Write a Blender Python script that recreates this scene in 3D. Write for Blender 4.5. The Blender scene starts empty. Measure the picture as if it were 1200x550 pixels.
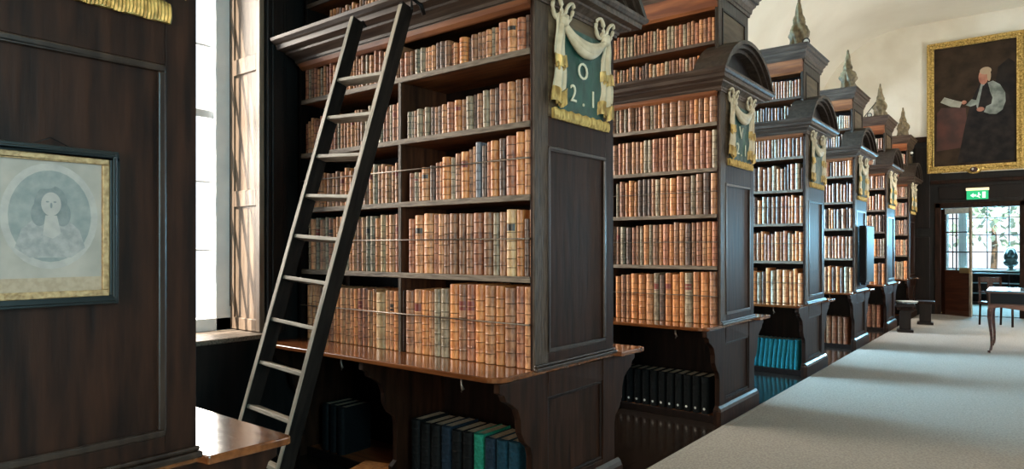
import bpy, bmesh, math, random
from mathutils import Vector, Matrix
random.seed(7)
C = bpy.context.scene.collection
PI = math.pi

# ------------------------------------------------------------------ camera, world, lights
XE = -2.175          # aisle face of the bookcases
Y1 = 2.959           # front face of the nearest full bookcase
SP = 2.752           # spacing of the bookcases
T = 0.87             # depth of a bookcase
XW = -4.45           # left wall
XR = 1.95            # right wall
YF = 18.2            # far wall
YB = -3.6            # back wall
ZC = 6.8             # ceiling
TH = math.radians(38.267)

cam_d = bpy.data.cameras.new('camera')
cam = bpy.data.objects.new('camera', cam_d); C.objects.link(cam)
cam.location = (0, 0, 1.55); cam.rotation_euler = (PI/2, 0, TH)
cam_d.sensor_width = 36; cam_d.lens = 36*779.2/1200
cam_d.shift_y = 15.45/1200
cam_d.clip_start = 0.02; cam_d.clip_end = 200
sc = bpy.context.scene
sc.camera = cam
vs = sc.view_settings
vs.view_transform = 'Standard'; vs.look = 'None'; vs.gamma = 1.0; vs.exposure = 0.5
vs.use_curve_mapping = False

w = bpy.data.worlds.new('world'); sc.world = w; w.use_nodes = True
bg = w.node_tree.nodes['Background']
bg.inputs[0].default_value = (0.78, 0.89, 1.0, 1); bg.inputs[1].default_value = 1.3

def area(name, loc, rot, sx, sy, power, col):
    l = bpy.data.lights.new(name, 'AREA'); l.shape = 'RECTANGLE'; l.size = sx; l.size_y = sy
    l.energy = power; l.color = col
    o = bpy.data.objects.new(name, l); C.objects.link(o); o.location = loc; o.rotation_euler = rot
    return o
sun_l = bpy.data.lights.new('sun', 'SUN'); sun_l.energy = 15; sun_l.angle = 0.009; sun_l.color = (1, .94, .84)
sun = bpy.data.objects.new('sun', sun_l); C.objects.link(sun)
sun.rotation_euler = Vector((0.34, 1.0, -1.30)).to_track_quat('-Z', 'Y').to_euler()
FACE_R = (0, -PI/2, 0)   # light shines to +x
FACE_L = (0, PI/2, 0)    # light shines to -x
WARM = (1.0, .90, .78); COOL = (.62, .84, 1.0)
# fill light through unseen windows added on the right of the gallery
for (y, p, col) in ((0.1, 140, (.42,.84,.96)), (4.6, 25, WARM), (7.4, 35, (1,.95,.86)), (11.0, 45, (1,.93,.84)), (14.6, 270, (1,.94,.84))):
    area('window_daylight', (XR+0.38, y, 2.2), FACE_L, 2.6, 1.3, p, col)
# key light through an unseen window added in the wall behind the viewer
area('back_window_daylight', (1.0, YB-0.45, 2.1), (PI/2, 0, 0), 1.3, 2.4, 270, (1,.84,.64))
# daylight outside the bay windows on the left
for k in range(6):
    area('bay_daylight', (XW-2.5, Y1+SP*(k-1)+T+0.45, 3.1), Vector((1, .22, -.32)).to_track_quat('-Z', 'Y').to_euler(), 1.5, 3.0, (360, 500, 1700, 2300, 1100, 700)[k], ((1,.91,.78),(1,.91,.78),(.40,.74,1),(.42,.75,1),(.80,.90,1),(1,.92,.84))[k])
# daylight outside the window of the room beyond
area('reading_room_daylight', (-0.6, 22.9, 2.3), (-PI/2, 0, 0), 2.0, 1.7, 800, (.30, .72, 1.0))

# ------------------------------------------------------------------ materials
MATS = {}
def mat(name, col, rough=.5, col2=None, scale=8, stretch=(1,1,1), bump=0, metal=0, coat=0, spec=.5, detail=6, contrast=(.35,.65), objrand=0, emit=None, estr=0, bscale=None):
    m = bpy.data.materials.new(name); m.use_nodes = True
    nt = m.node_tree; N = nt.nodes; L = nt.links; b = N['Principled BSDF']
    b.inputs['Base Color'].default_value = (*col, 1); b.inputs['Roughness'].default_value = rough
    b.inputs['Metallic'].default_value = metal; b.inputs['Specular IOR Level'].default_value = spec
    if coat: b.inputs['Coat Weight'].default_value = coat; b.inputs['Coat Roughness'].default_value = .12
    tc = N.new('ShaderNodeTexCoord'); mp = N.new('ShaderNodeMapping'); mp.inputs['Scale'].default_value = stretch
    L.new(tc.outputs['Object'], mp.inputs['Vector'])
    nz = N.new('ShaderNodeTexNoise'); nz.inputs['Scale'].default_value = scale; nz.inputs['Detail'].default_value = detail
    L.new(mp.outputs[0], nz.inputs['Vector'])
    last = None
    if col2:
        rp = N.new('ShaderNodeValToRGB'); rp.color_ramp.elements[0].position = contrast[0]; rp.color_ramp.elements[1].position = contrast[1]
        rp.color_ramp.elements[0].color = (*col, 1); rp.color_ramp.elements[1].color = (*col2, 1)
        L.new(nz.outputs[0], rp.inputs[0]); last = rp.outputs[0]
        if objrand:
            oi = N.new('ShaderNodeObjectInfo'); mr = N.new('ShaderNodeMapRange')
            mr.inputs['To Min'].default_value = 1-objrand; mr.inputs['To Max'].default_value = 1+objrand
            L.new(oi.outputs['Random'], mr.inputs['Value'])
            hs = N.new('ShaderNodeHueSaturation'); L.new(mr.outputs[0], hs.inputs['Value']); L.new(last, hs.inputs['Color']); last = hs.outputs[0]
        L.new(last, b.inputs['Base Color'])
    if bump:
        bp = N.new('ShaderNodeBump'); bp.inputs['Strength'].default_value = bump; bp.inputs['Distance'].default_value = .01
        src = nz
        if bscale:
            src = N.new('ShaderNodeTexNoise'); src.inputs['Scale'].default_value = bscale; src.inputs['Detail'].default_value = 3
            L.new(mp.outputs[0], src.inputs['Vector'])
        L.new(src.outputs[0], bp.inputs['Height']); L.new(bp.outputs[0], b.inputs['Normal'])
    if emit:
        b.inputs['Emission Color'].default_value = (*emit, 1); b.inputs['Emission Strength'].default_value = estr
    MATS[name] = m
    return m
WV = (6, 6, .7)      # grain running up
WX = (.7, 6, 6)      # grain running along x
WY = (6, .7, 6)
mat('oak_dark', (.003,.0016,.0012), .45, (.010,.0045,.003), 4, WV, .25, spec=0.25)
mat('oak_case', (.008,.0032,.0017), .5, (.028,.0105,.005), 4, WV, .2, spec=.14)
mat('oak_frieze', (.060,.040,.022), .55, (.12,.085,.048), 5, WY, .3, spec=.25)
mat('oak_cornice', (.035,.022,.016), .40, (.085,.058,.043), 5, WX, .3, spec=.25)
mat('oak_arch', (.022,.016,.012), .42, (.050,.037,.028), 5, WV, .3, spec=.25)
mat('cove_oak', (.12,.034,.011), .45, (.24,.080,.025), 4, WX, .2)  # brighter orange, painting in the light on the cornice underside
mat('divider_oak', (.030,.011,.006), .5, (.08,.030,.013), 4, WV, .2, spec=.25)
mat('shelf_oak', (.090,.026,.008), .5, (.21,.068,.020), 4, WX, .2, spec=.25)
mat('shelf_edge', (.07,.052,.038), .55, (.20,.155,.115), 14, WX, .5, contrast=(.3,.6), spec=.25)  # worn shelf fronts, coloured paler for the light falling on them
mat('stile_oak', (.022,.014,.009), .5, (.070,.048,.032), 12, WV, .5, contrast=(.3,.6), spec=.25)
mat('ledge_oak', (.085,.026,.008), .15, (.18,.062,.020), 4, WX, .08, coat=.5)
mat('moulding_oak', (.012,.007,.005), .3, (.036,.022,.015), 4, WV, .04)
mat('print_dark', (.11,.125,.125), .6, (.17,.18,.175), 40)
mat('ladder_side', (.004,.003,.0025), .6, (.012,.009,.007), 6, WV, .3, spec=.12)
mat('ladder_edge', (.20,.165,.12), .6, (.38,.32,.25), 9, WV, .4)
mat('ladder_tread', (.20,.165,.12), .6, (.38,.33,.26), 9, WX, .4)
mat('iron', (.02,.02,.02), .4, metal=.8)
mat('rod_metal', (.22,.18,.15), .4, metal=.9)
mat('plaster', (.74,.68,.56), .9, (.84,.79,.68), 1.6, (1,1,1), .08, detail=8, contrast=(.3,.6))
mat('plaster_ceiling', (.73,.68,.565), .9, (.84,.80,.69), .7, (1,1,1), .05, detail=9, contrast=(.3,.6))
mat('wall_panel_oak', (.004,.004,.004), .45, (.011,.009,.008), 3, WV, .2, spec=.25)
mat('floor_boards', (.006,.004,.003), .14, (.020,.012,.008), 5, (8,.5,1), .12, coat=.4)
mat('carpet', (.20,.175,.145), .95, (.30,.265,.22), 60, (1,1,1), .9, detail=3, bscale=140)
mat('white_paint', (.70,.70,.70), .45, (.80,.80,.79), 5, (1,1,1), .05)
mat('shutter_tan', (.13,.088,.057), .5, (.22,.15,.10), 5, WV, .15)
mat('cream_paint', (.46,.39,.26), .55, (.62,.55,.40), 12, (1,1,1), .25)
mat('gold_fringe', (.22,.13,.03), .42, (.66,.46,.15), 40, (1,1,.3), .7, metal=.35)
mat('gilt', (.34,.20,.04), .35, (.82,.58,.20), 30, (1,1,1), .8, metal=.55)
mat('gilt_dull', (.26,.16,.07), .5, (.46,.31,.15), 60, (1,1,1), .6, metal=.3)
mat('green_cloth', (.005,.040,.030), .5, (.014,.075,.055), 10, (1,1,1), .3)
mat('numeral_paint', (.62,.62,.47), .5)
mat('carved_oak', (.07,.048,.022), .6, (.24,.18,.095), 14, (1,1,1), .9)
mat('black_frame', (.008,.011,.011), .3)
mat('paper', (.24,.22,.19), .6, (.32,.28,.24), 12)
mat('print_blue', (.15,.17,.165), .6, (.22,.225,.21), 30)
mat('print_pale', (.27,.25,.23), .6, (.34,.31,.28), 30)
mat('print_mid', (.19,.19,.185), .6, (.28,.265,.25), 50)
mat('print_caption', (.27,.20,.13), .6, (.34,.26,.18), 60)
mat('paint_dark', (.020,.013,.008), .6, (.050,.030,.018), 3, spec=.15)
mat('paint_shadow', (.010,.008,.008), .6, (.022,.016,.013), 4, spec=.15)
mat('paint_robe', (.010,.009,.010), .6, (.028,.022,.020), 5, spec=.15)
mat('paint_sleeve', (.10,.115,.10), .5, (.30,.33,.29), 5, (1,1,1), 0)
mat('paint_face', (.30,.10,.06), .5, (.50,.22,.14), 8)
mat('paint_hair', (.38,.27,.17), .5)
mat('paint_red', (.030,.009,.006), .6, (.075,.020,.013), 3)
mat('paint_page', (.26,.25,.20), .5, (.36,.35,.29), 12)
mat('exit_green', (.0,.25,.09), .4, emit=(.02,.55,.22), estr=.55)
mat('exit_white', (.8,.9,.8), .4, emit=(.6,1,.75), estr=.9)
mat('exit_lamp', (.8,.7,.4), .4, emit=(1,.82,.45), estr=.7)
mat('black_plastic', (.004,.005,.006), .5, spec=.2)
mat('brass', (.55,.42,.2), .3, metal=.8)
mat('bronze', (.03,.045,.045), .35, metal=.3)
mat('mahogany', (.040,.012,.007), .3, (.085,.028,.014), 4, WX, .1, coat=.3)
mat('table_edge_red', (.09,.026,.014), .35, (.15,.05,.025), 6)
mat('case_glass_top', (.20,.26,.28), .08, spec=.8)
mat('page_block', (.30,.23,.15), .8, (.45,.36,.25), 60, (1,1,.2), .3)
mat('pale_stuff', (.45,.47,.45), .6, (.6,.6,.55), 20)
mat('leaf_green', (.16,.26,.18), .8, (.34,.46,.34), 3)
mat('label_white', (.6,.6,.55), .6)
BK = {'t': ((.26,.098,.036),(.55,.26,.115)), 'o': ((.34,.105,.028),(.56,.23,.075)), 'b': ((.13,.050,.024),(.31,.145,.072)),
      'r': ((.16,.047,.022),(.36,.140,.068)), 'd': ((.040,.020,.014),(.12,.065,.045)), 'g': ((.12,.085,.050),(.32,.25,.165)),
      'p': ((.46,.26,.12),(.64,.43,.22)), 'u': ((.11,.12,.15),(.22,.23,.27))}
BN = {'t': 'tan', 'o': 'orange-brown', 'b': 'brown', 'r': 'reddish-brown', 'd': 'dark brown', 'g': 'mottled grey-brown', 'p': 'pale vellum', 'u': 'blue-grey'}
BD = {}
for k_, (a_, b_) in BK.items():
    mat('leather_'+BN[k_].replace(' ', '_').replace('-', '_'), a_, .40, b_, 34, (1,1,.55), .6, objrand=.22, contrast=(.36,.58))
    BK[k_] = MATS['leather_'+BN[k_].replace(' ', '_').replace('-', '_')]
    BD[BK[k_]] = mat('band_'+BN[k_].replace(' ', '_').replace('-', '_'), tuple(q*.30 for q in a_), .5, tuple(q*.42 for q in b_), 26, (1,1,.45), .3, objrand=.16)
mat('title_red', (.16,.025,.018), .4); mat('title_black', (.015,.012,.010), .4)
for n_, a_ in {'black_cloth': (.003,.004,.0045), 'green_cloth_binding': (.010,.13,.085), 'navy_cloth': (.006,.014,.024), 'blue_cloth': (.006,.028,.045), 'teal_cloth': (.012,.13,.16)}.items():
    mat(n_, a_, .6, tuple(min(1, q*1.7) for q in a_), 60, (1,1,1), .4, objrand=.15, spec=.12)
def glass():
    m = bpy.data.materials.new('window_glass'); m.use_nodes = True; nt = m.node_tree; nt.nodes.clear()
    o = nt.nodes.new('ShaderNodeOutputMaterial'); mx = nt.nodes.new('ShaderNodeMixShader')
    t = nt.nodes.new('ShaderNodeBsdfTransparent'); g = nt.nodes.new('ShaderNodeBsdfGlossy'); g.inputs['Roughness'].default_value = .03
    fr = nt.nodes.new('ShaderNodeValue'); fr.outputs[0].default_value = .05
    nt.links.new(fr.outputs[0], mx.inputs[0]); nt.links.new(t.outputs[0], mx.inputs[1]); nt.links.new(g.outputs[0], mx.inputs[2]); nt.links.new(mx.outputs[0], o.inputs[0])
    MATS['glass'] = m
glass()

# ------------------------------------------------------------------ helpers
class MB:
    def __init__(s): s.v = []; s.f = []; s.m = []; s.mats = []; s.sm = []
    def mi(s, m):
        m = MATS[m] if isinstance(m, str) else m
        if m not in s.mats: s.mats.append(m)
        return s.mats.index(m)
    def add(s, vs_, fs, m, smooth=False):
        b = len(s.v); s.v += [tuple(v) for v in vs_]; i = s.mi(m)
        for f in fs: s.f.append([b+q for q in f]); s.m.append(i); s.sm.append(smooth)
    def box(s, x0, x1, y0, y1, z0, z1, m):
        s.add([(x,y,z) for x in (x0,x1) for y in (y0,y1) for z in (z0,z1)],
              [(0,1,3,2),(4,6,7,5),(0,4,5,1),(2,3,7,6),(0,2,6,4),(1,5,7,3)], m)
    def prism(s, poly, axis, a0, a1, m, smooth=False):
        # poly: list of 2d points, in order (y,z) for axis x, (x,z) for y, (x,y) for z
        def P(p, a): return {'x': (a,p[0],p[1]), 'y': (p[0],a,p[1]), 'z': (p[0],p[1],a)}[axis]
        n = len(poly)
        s.add([P(p,a0) for p in poly]+[P(p,a1) for p in poly],
              [tuple(range(n)), tuple(range(2*n-1, n-1, -1))], m)
        s.add([P(p,a0) for p in poly]+[P(p,a1) for p in poly], [(i,i+n,(i+1)%n+n,(i+1)%n) for i in range(n)], m, smooth)
    def grid(s, rows, m, smooth=True, closed=False):
        n = len(rows[0]); fs = []
        for r in range(len(rows)-1):
            for c_ in range(n if closed else n-1):
                fs.append((r*n+c_, r*n+(c_+1)%n, (r+1)*n+(c_+1)%n, (r+1)*n+c_))
        s.add([p for r in rows for p in r], fs, m, smooth)
    def tube(s, pts, r, m, seg=8, flat=1.0, up=None):
        pts = [Vector(p) for p in pts]; rows = []
        rs = r if isinstance(r, (list, tuple)) else [r]*len(pts)
        for i, p in enumerate(pts):
            d = (pts[min(i+1,len(pts)-1)]-pts[max(i-1,0)]).normalized()
            u = Vector(up) if up else (Vector((0,0,1)) if abs(d.z) < .9 else Vector((1,0,0)))
            a = d.cross(u).normalized(); b = a.cross(d).normalized()
            rows.append([p + a*math.cos(2*PI*q/seg)*rs[i] + b*math.sin(2*PI*q/seg)*rs[i]*flat for q in range(seg)])
        s.grid(rows, m, True, True)
        b0 = len(s.v); s.add(rows[0]+rows[-1], [tuple(range(seg)), tuple(range(2*seg-1, seg-1, -1))], m)
    def lathe(s, prof, c, m, seg=12):
        rows = [[(c[0]+r*math.cos(2*PI*q/seg), c[1]+r*math.sin(2*PI*q/seg), c[2]+z) for q in range(seg)] for r, z in prof]
        s.grid(rows, m, True, True)
        s.add(rows[0]+rows[-1], [tuple(range(seg)), tuple(range(2*seg-1, seg-1, -1))], m)
    def ball(s, c, r, m, seg=10, rings=7):
        rx, ry, rz = r if isinstance(r, tuple) else (r, r, r)
        rows = []
        for i in range(rings+1):
            a = PI*(.02+.96*i/rings)-PI/2
            rows.append([(c[0]+rx*math.cos(a)*math.cos(2*PI*q/seg), c[1]+ry*math.cos(a)*math.sin(2*PI*q/seg), c[2]+rz*math.sin(a)) for q in range(seg)])
        s.grid(rows, m, True, True)
        s.add(rows[0]+rows[-1], [tuple(range(seg)), tuple(range(2*seg-1, seg-1, -1))], m)
    def sweep(s, prof, path, nrm, m):
        # prof: (offset, z); path: xy points; nrm: outward offset vector (mitred) per point
        rows = [[(p[0]+n[0]*o, p[1]+n[1]*o, z) for o, z in prof] for p, n in zip(path, nrm)]
        s.grid(rows, m, False, False)
        k = len(prof); s.add(rows[0]+rows[-1], [tuple(range(k)), tuple(range(2*k-1, k-1, -1))], m)
    def mesh(s, name):
        me = bpy.data.meshes.new(name); me.from_pydata(s.v, [], s.f)
        for m in s.mats: me.materials.append(m)
        me.polygons.foreach_set('material_index', s.m); me.polygons.foreach_set('use_smooth', s.sm)
        me.update()
        bm = bmesh.new(); bm.from_mesh(me); bmesh.ops.remove_doubles(bm, verts=bm.verts, dist=1e-5)
        bmesh.ops.recalc_face_normals(bm, faces=bm.faces); bm.to_mesh(me); bm.free()
        return me
    def build(s, name, parent=None, bevel=0, loc=None):
        o = bpy.data.objects.new(name, s.mesh(name)); C.objects.link(o)
        if parent: o.parent = parent
        if loc: o.location = loc
        if bevel:
            b = o.modifiers.new('bevel', 'BEVEL'); b.width = bevel; b.segments = 2; b.limit_method = 'ANGLE'; b.angle_limit = .7
        return o
def tag(o, label=None, cat=None, group=None, kind=None):
    if label: o['label'] = label
    if cat: o['category'] = cat
    if group: o['group'] = group
    if kind: o['kind'] = kind
    return o
def empty(name, loc, rz=0, **k):
    o = bpy.data.objects.new(name, None); C.objects.link(o); o.location = loc; o.rotation_euler = (0,0,rz); o.empty_display_size = .1
    return tag(o, **k)
def struct(o): o['kind'] = 'structure'; return o
def copy_tree(o, parent=None):
    c = o.copy(); C.objects.link(c); c.parent = parent
    for ch in [q for q in o.children]: copy_tree(ch, c)
    return c
ORD = ['', 'first','second','third','fourth','fifth','sixth','seventh','eighth','ninth','tenth','eleventh','twelfth','thirteenth','fourteenth','fifteenth','sixteenth','seventeenth','eighteenth','nineteenth','twentieth','twenty-first','twenty-second','twenty-third','twenty-fourth','twenty-fifth','twenty-sixth','twenty-seventh','twenty-eighth','twenty-ninth','thirtieth','thirty-first','thirty-second','thirty-third','thirty-fourth','thirty-fifth']
yk = lambda k: Y1+SP*(k-1)

# ------------------------------------------------------------------ the room
m = MB(); m.box(XW-.6, XR+.4, YB-.2, YF+.1, -.1, 0, 'floor_boards'); struct(m.build('floor'))
m = MB(); n = 28; R = 2.1
arc_ = [(XW+R-R*math.cos(a*PI/2/n), ZC-R+R*math.sin(a*PI/2/n)) for a in range(n+1)]
m.grid([[(x, YB-.2, z) for x, z in arc_+[(XR+.4, ZC)]], [(x, YF+.2, z) for x, z in arc_+[(XR+.4, ZC)]]], 'plaster_ceiling', True)
m.box(XW-.6, XR+.4, YB-.2, YF+.2, ZC+.01, ZC+.15, 'plaster_ceiling'); struct(m.build('ceiling'))
# left wall with bay windows
WZ0, WZ1 = .92, 4.2
m = MB(); mu = MB()
ys = YB-.2
for k in range(-1, 6):
    y0, y1 = yk(k)+T+.32, yk(k+1)-.25
    if y0 < YB: continue
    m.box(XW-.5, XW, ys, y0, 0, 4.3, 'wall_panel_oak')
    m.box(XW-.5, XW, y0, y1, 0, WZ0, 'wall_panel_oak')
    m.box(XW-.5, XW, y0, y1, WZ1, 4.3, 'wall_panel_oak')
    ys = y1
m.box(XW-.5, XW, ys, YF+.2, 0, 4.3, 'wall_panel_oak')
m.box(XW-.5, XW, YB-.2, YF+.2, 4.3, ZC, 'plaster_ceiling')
struct(m.build('wall_left'))
# far wall with doorway
DX0, DX1, DZ = -1.73, -.29, 2.46
m = MB()
m.box(XW, DX0, YF, YF+.2, 0, 4.1, 'wall_panel_oak'); m.box(DX1, XR, YF, YF+.2, 0, 3.25, 'wall_panel_oak')
m.box(DX0, DX1, YF, YF+.2, DZ, 3.25, 'wall_panel_oak')
m.box(-1.95, XR, YF+.01, YF+.2, 3.25, ZC, 'plaster'); m.box(XW, -1.95, YF+.01, YF+.2, 4.1, ZC, 'plaster'); m.box(DX0, -1.95, YF, YF+.2, 3.25, 4.1, 'wall_panel_oak')
m.box(DX0, -1.73, YF, YF+.2, 3.2, 3.25, 'wall_panel_oak')
for x0, x1 in ((-2.9,-2.35),(-2.25,-1.95)):
    m.box(x0, x1, YF-.02, YF, .3, 1.8, 'oak_dark'); m.box(x0, x1, YF-.02, YF, 2.0, 3.9, 'oak_dark')
m.box(XW, -1.93, YF-.06, YF+.01, 4.02, 4.14, 'oak_case')
struct(m.build('wall_far', bevel=.01))
# right wall, unseen, with window openings added for the fill light
m = MB(); ys = YB-.2
for y in (0.1, 4.6, 7.4, 11.0, 14.6):
    m.box(XR, XR+.3, ys, y-.7, 0, ZC, 'plaster'); m.box(XR, XR+.3, y-.7, y+.7, 0, .8, 'plaster'); m.box(XR, XR+.3, y-.7, y+.7, 3.6, ZC, 'plaster'); ys = y+.7
m.box(XR, XR+.3, ys, YF+.2, 0, ZC, 'plaster')
struct(m.build('wall_right'))
m = MB(); ys = YB
for y in (0.1, 4.6, 7.4, 11.0, 14.6):
    m.box(XR-.03, XR-.001, ys, y-.7, .18, 4.1, 'wall_panel_oak'); m.box(XR-.03, XR-.001, y-.7, y+.7, .18, .8, 'wall_panel_oak'); m.box(XR-.03, XR-.001, y-.7, y+.7, 3.6, 4.1, 'wall_panel_oak'); ys = y+.7
m.box(XR-.03, XR-.001, ys, YF-.01, .18, 4.1, 'wall_panel_oak')
struct(m.build('trim_2'))  # unseen dark panelling, added to cut light thrown back by the right wall
m = MB(); m.box(XW-.5, .3, YB-.2, YB, 0, ZC, 'plaster'); m.box(1.7, XR+.3, YB-.2, YB, 0, ZC, 'plaster'); m.box(.3, 1.7, YB-.2, YB, 0, .8, 'plaster'); m.box(.3, 1.7, YB-.2, YB, 3.4, ZC, 'plaster'); struct(m.build('wall_back'))
m = MB()
for x0, x1 in ((.3,.36),(1.64,1.7),(.76,.78),(1.22,1.24)): m.box(x0, x1, YB-.12, YB-.08, .8, 3.4, 'white_paint')
for z0, z1 in ((.8,.86),(3.34,3.4),(1.66,1.68),(2.52,2.54)): m.box(.3, 1.7, YB-.12, YB-.08, z0, z1, 'white_paint')
bw = struct(m.build('window_12')); m = MB(); m.box(.3,1.7,YB-.104,YB-.098,.8,3.4,'glass'); m.build('window_pane', bw)  # unseen back window, added for the key light
# windows
WN = [0]
def window(loc_x, y0, y1, z0, z1, side):
    WN[0] += 1
    m = MB(); x = loc_x; d = .05
    m.box(x-d, x+d, y0, y0+.10, z0, z1, 'white_paint'); m.box(x-d, x+d, y1-(.15 if side > 0 else .1), y1, z0, z1, 'white_paint')
    m.box(x-d, x+d, y0, y1, z0, z0+.1, 'white_paint'); m.box(x-d, x+d, y0, y1, z1-.1, z1, 'white_paint')
    nb = 2
    for i in range(1, nb+1):
        yy = y0+.1+(y1-y0-.26)*i/(nb+1); m.box(x-.015, x+.015, yy-.010, yy+.010, z0, z1, 'white_paint')
    nz = 5
    for i in range(1, nz+1):
        zz = z0+.1+(z1-z0-.2)*i/(nz+1); h = .030 if i == 3 else .009
        m.box(x-.015, x+.015, y0, y1, zz-h, zz+h, 'white_paint')
    o = struct(m.build('window_%d' % WN[0], bevel=.006))
    g = MB(); g.box(x-.004, x+.004, y0+.05, y1-.05, z0+.05, z1-.05, 'glass'); g.build('window_pane', o)
    return o
for k in range(0, 6):
    y0, y1 = yk(k)+T+.32, yk(k+1)-.25
    o = window(XW-.47, y0, y1, WZ0, WZ1, 1)
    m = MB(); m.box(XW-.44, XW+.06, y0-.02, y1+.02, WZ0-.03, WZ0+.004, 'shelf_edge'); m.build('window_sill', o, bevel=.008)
    # shutters folded back in the reveals
    for yy, sgn in ((y1-.004, -1), (y0+.004, 1)):
        m = MB()
        def sb(x0, x1, z0, z1, t0, t1): m.box(x0, x1, min(yy+sgn*t0, yy+sgn*t1), max(yy+sgn*t0, yy+sgn*t1), z0, z1, 'shutter_tan')
        xa, xb = XW-.415, XW-.005
        sb(xa, xb, WZ0+.01, WZ1-.01, .0, .018)
        for x0, x1 in ((xa, xa+.05), (xb-.05, xb)): sb(x0, x1, WZ0+.01, WZ1-.01, .0, .034)
        for z0, z1 in ((WZ0+.011, WZ0+.10), (1.86,1.98), (2.86,2.98), (3.7,3.8), (WZ1-.1, WZ1-.011)): sb(xa+.05, xb-.05, z0, z1, .018, .033)
        s = m.build('shutter', o, bevel=.004)
        h = MB(); h.tube([(xa-.005, yy+sgn*.03, 1.1), (xa-.005, yy+sgn*.03, 4.0)], .007, 'iron', 6); h.build('hinge_rod', s)
    # architrave on the wall
    m = MB()
    for a, b in ((y0-.16, y0-.004), (y1+.004, y1+.16)):
        m.box(XW, XW+.035, a, b, WZ0, 4.28, 'wall_panel_oak'); m.box(XW+.035, XW+.05, a+.03, b-.03, WZ0, 4.28, 'wall_panel_oak')
    m.build('architrave', o, bevel=.006)
for y in (0.1, 4.6, 7.4, 11.0, 14.6): window(XR+.15, y-.7, y+.7, .8, 3.6, -1)  # unseen right-hand windows, added to carry the fill light
m = MB(); m.box(XR-.02, XR-.001, YB, YF, 0, .18, 'white_paint'); struct(m.build('baseboard_right'))

# carpet
m = MB(); rows = []
m.box(-2.11, 1.72, YB+.3, YF-.05, 0.0, .014, 'carpet')
m.box(-2.125, -2.085, YB+.3, YF-.05, .0, .017, 'carpet')
tag(m.build('carpet_runner', bevel=.005), 'long beige carpet runner along the aisle beside the bookcases', 'carpet')

# ------------------------------------------------------------------ bookcase
XL = -2.215          # local x of the wall end
SH = (1.385, 1.845, 2.255, 2.66)   # shelf tops
def panel_frame(m, x, y0, y1, z0, z1, wdt, t, mt):
    # raised moulding round a recessed field on the plane x
    for a, b, c_, d in ((y0, y1, z0, z0+wdt), (y0, y1, z1-wdt, z1), (y0, y0+wdt, z0+wdt, z1-wdt), (y1-wdt, y1, z0+wdt, z1-wdt)):
        m.box(x-.002, x+t, a, b, c_, d, mt)
def base_outline(sgn, y_in):
    # flared console outline from the ledge down to the floor, sgn -1 near side, 1 far side
    e = 0 if sgn < 0 else T
    pts = [(e+sgn*.30,.838),(e+sgn*.30,.79),(e+sgn*.265,.775),(e+sgn*.25,.74),(e+sgn*.20,.715),(e+sgn*.15,.68),(e+sgn*.125,.62),(e+sgn*.12,.55),(e+sgn*.085,.49),(e+sgn*.035,.45),(e+sgn*.02,.40),(e+sgn*.02,.16),(e+sgn*.06,.13),(e+sgn*.06,0.0)]
    return pts+[(y_in, 0.0), (y_in, .838)]
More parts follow.
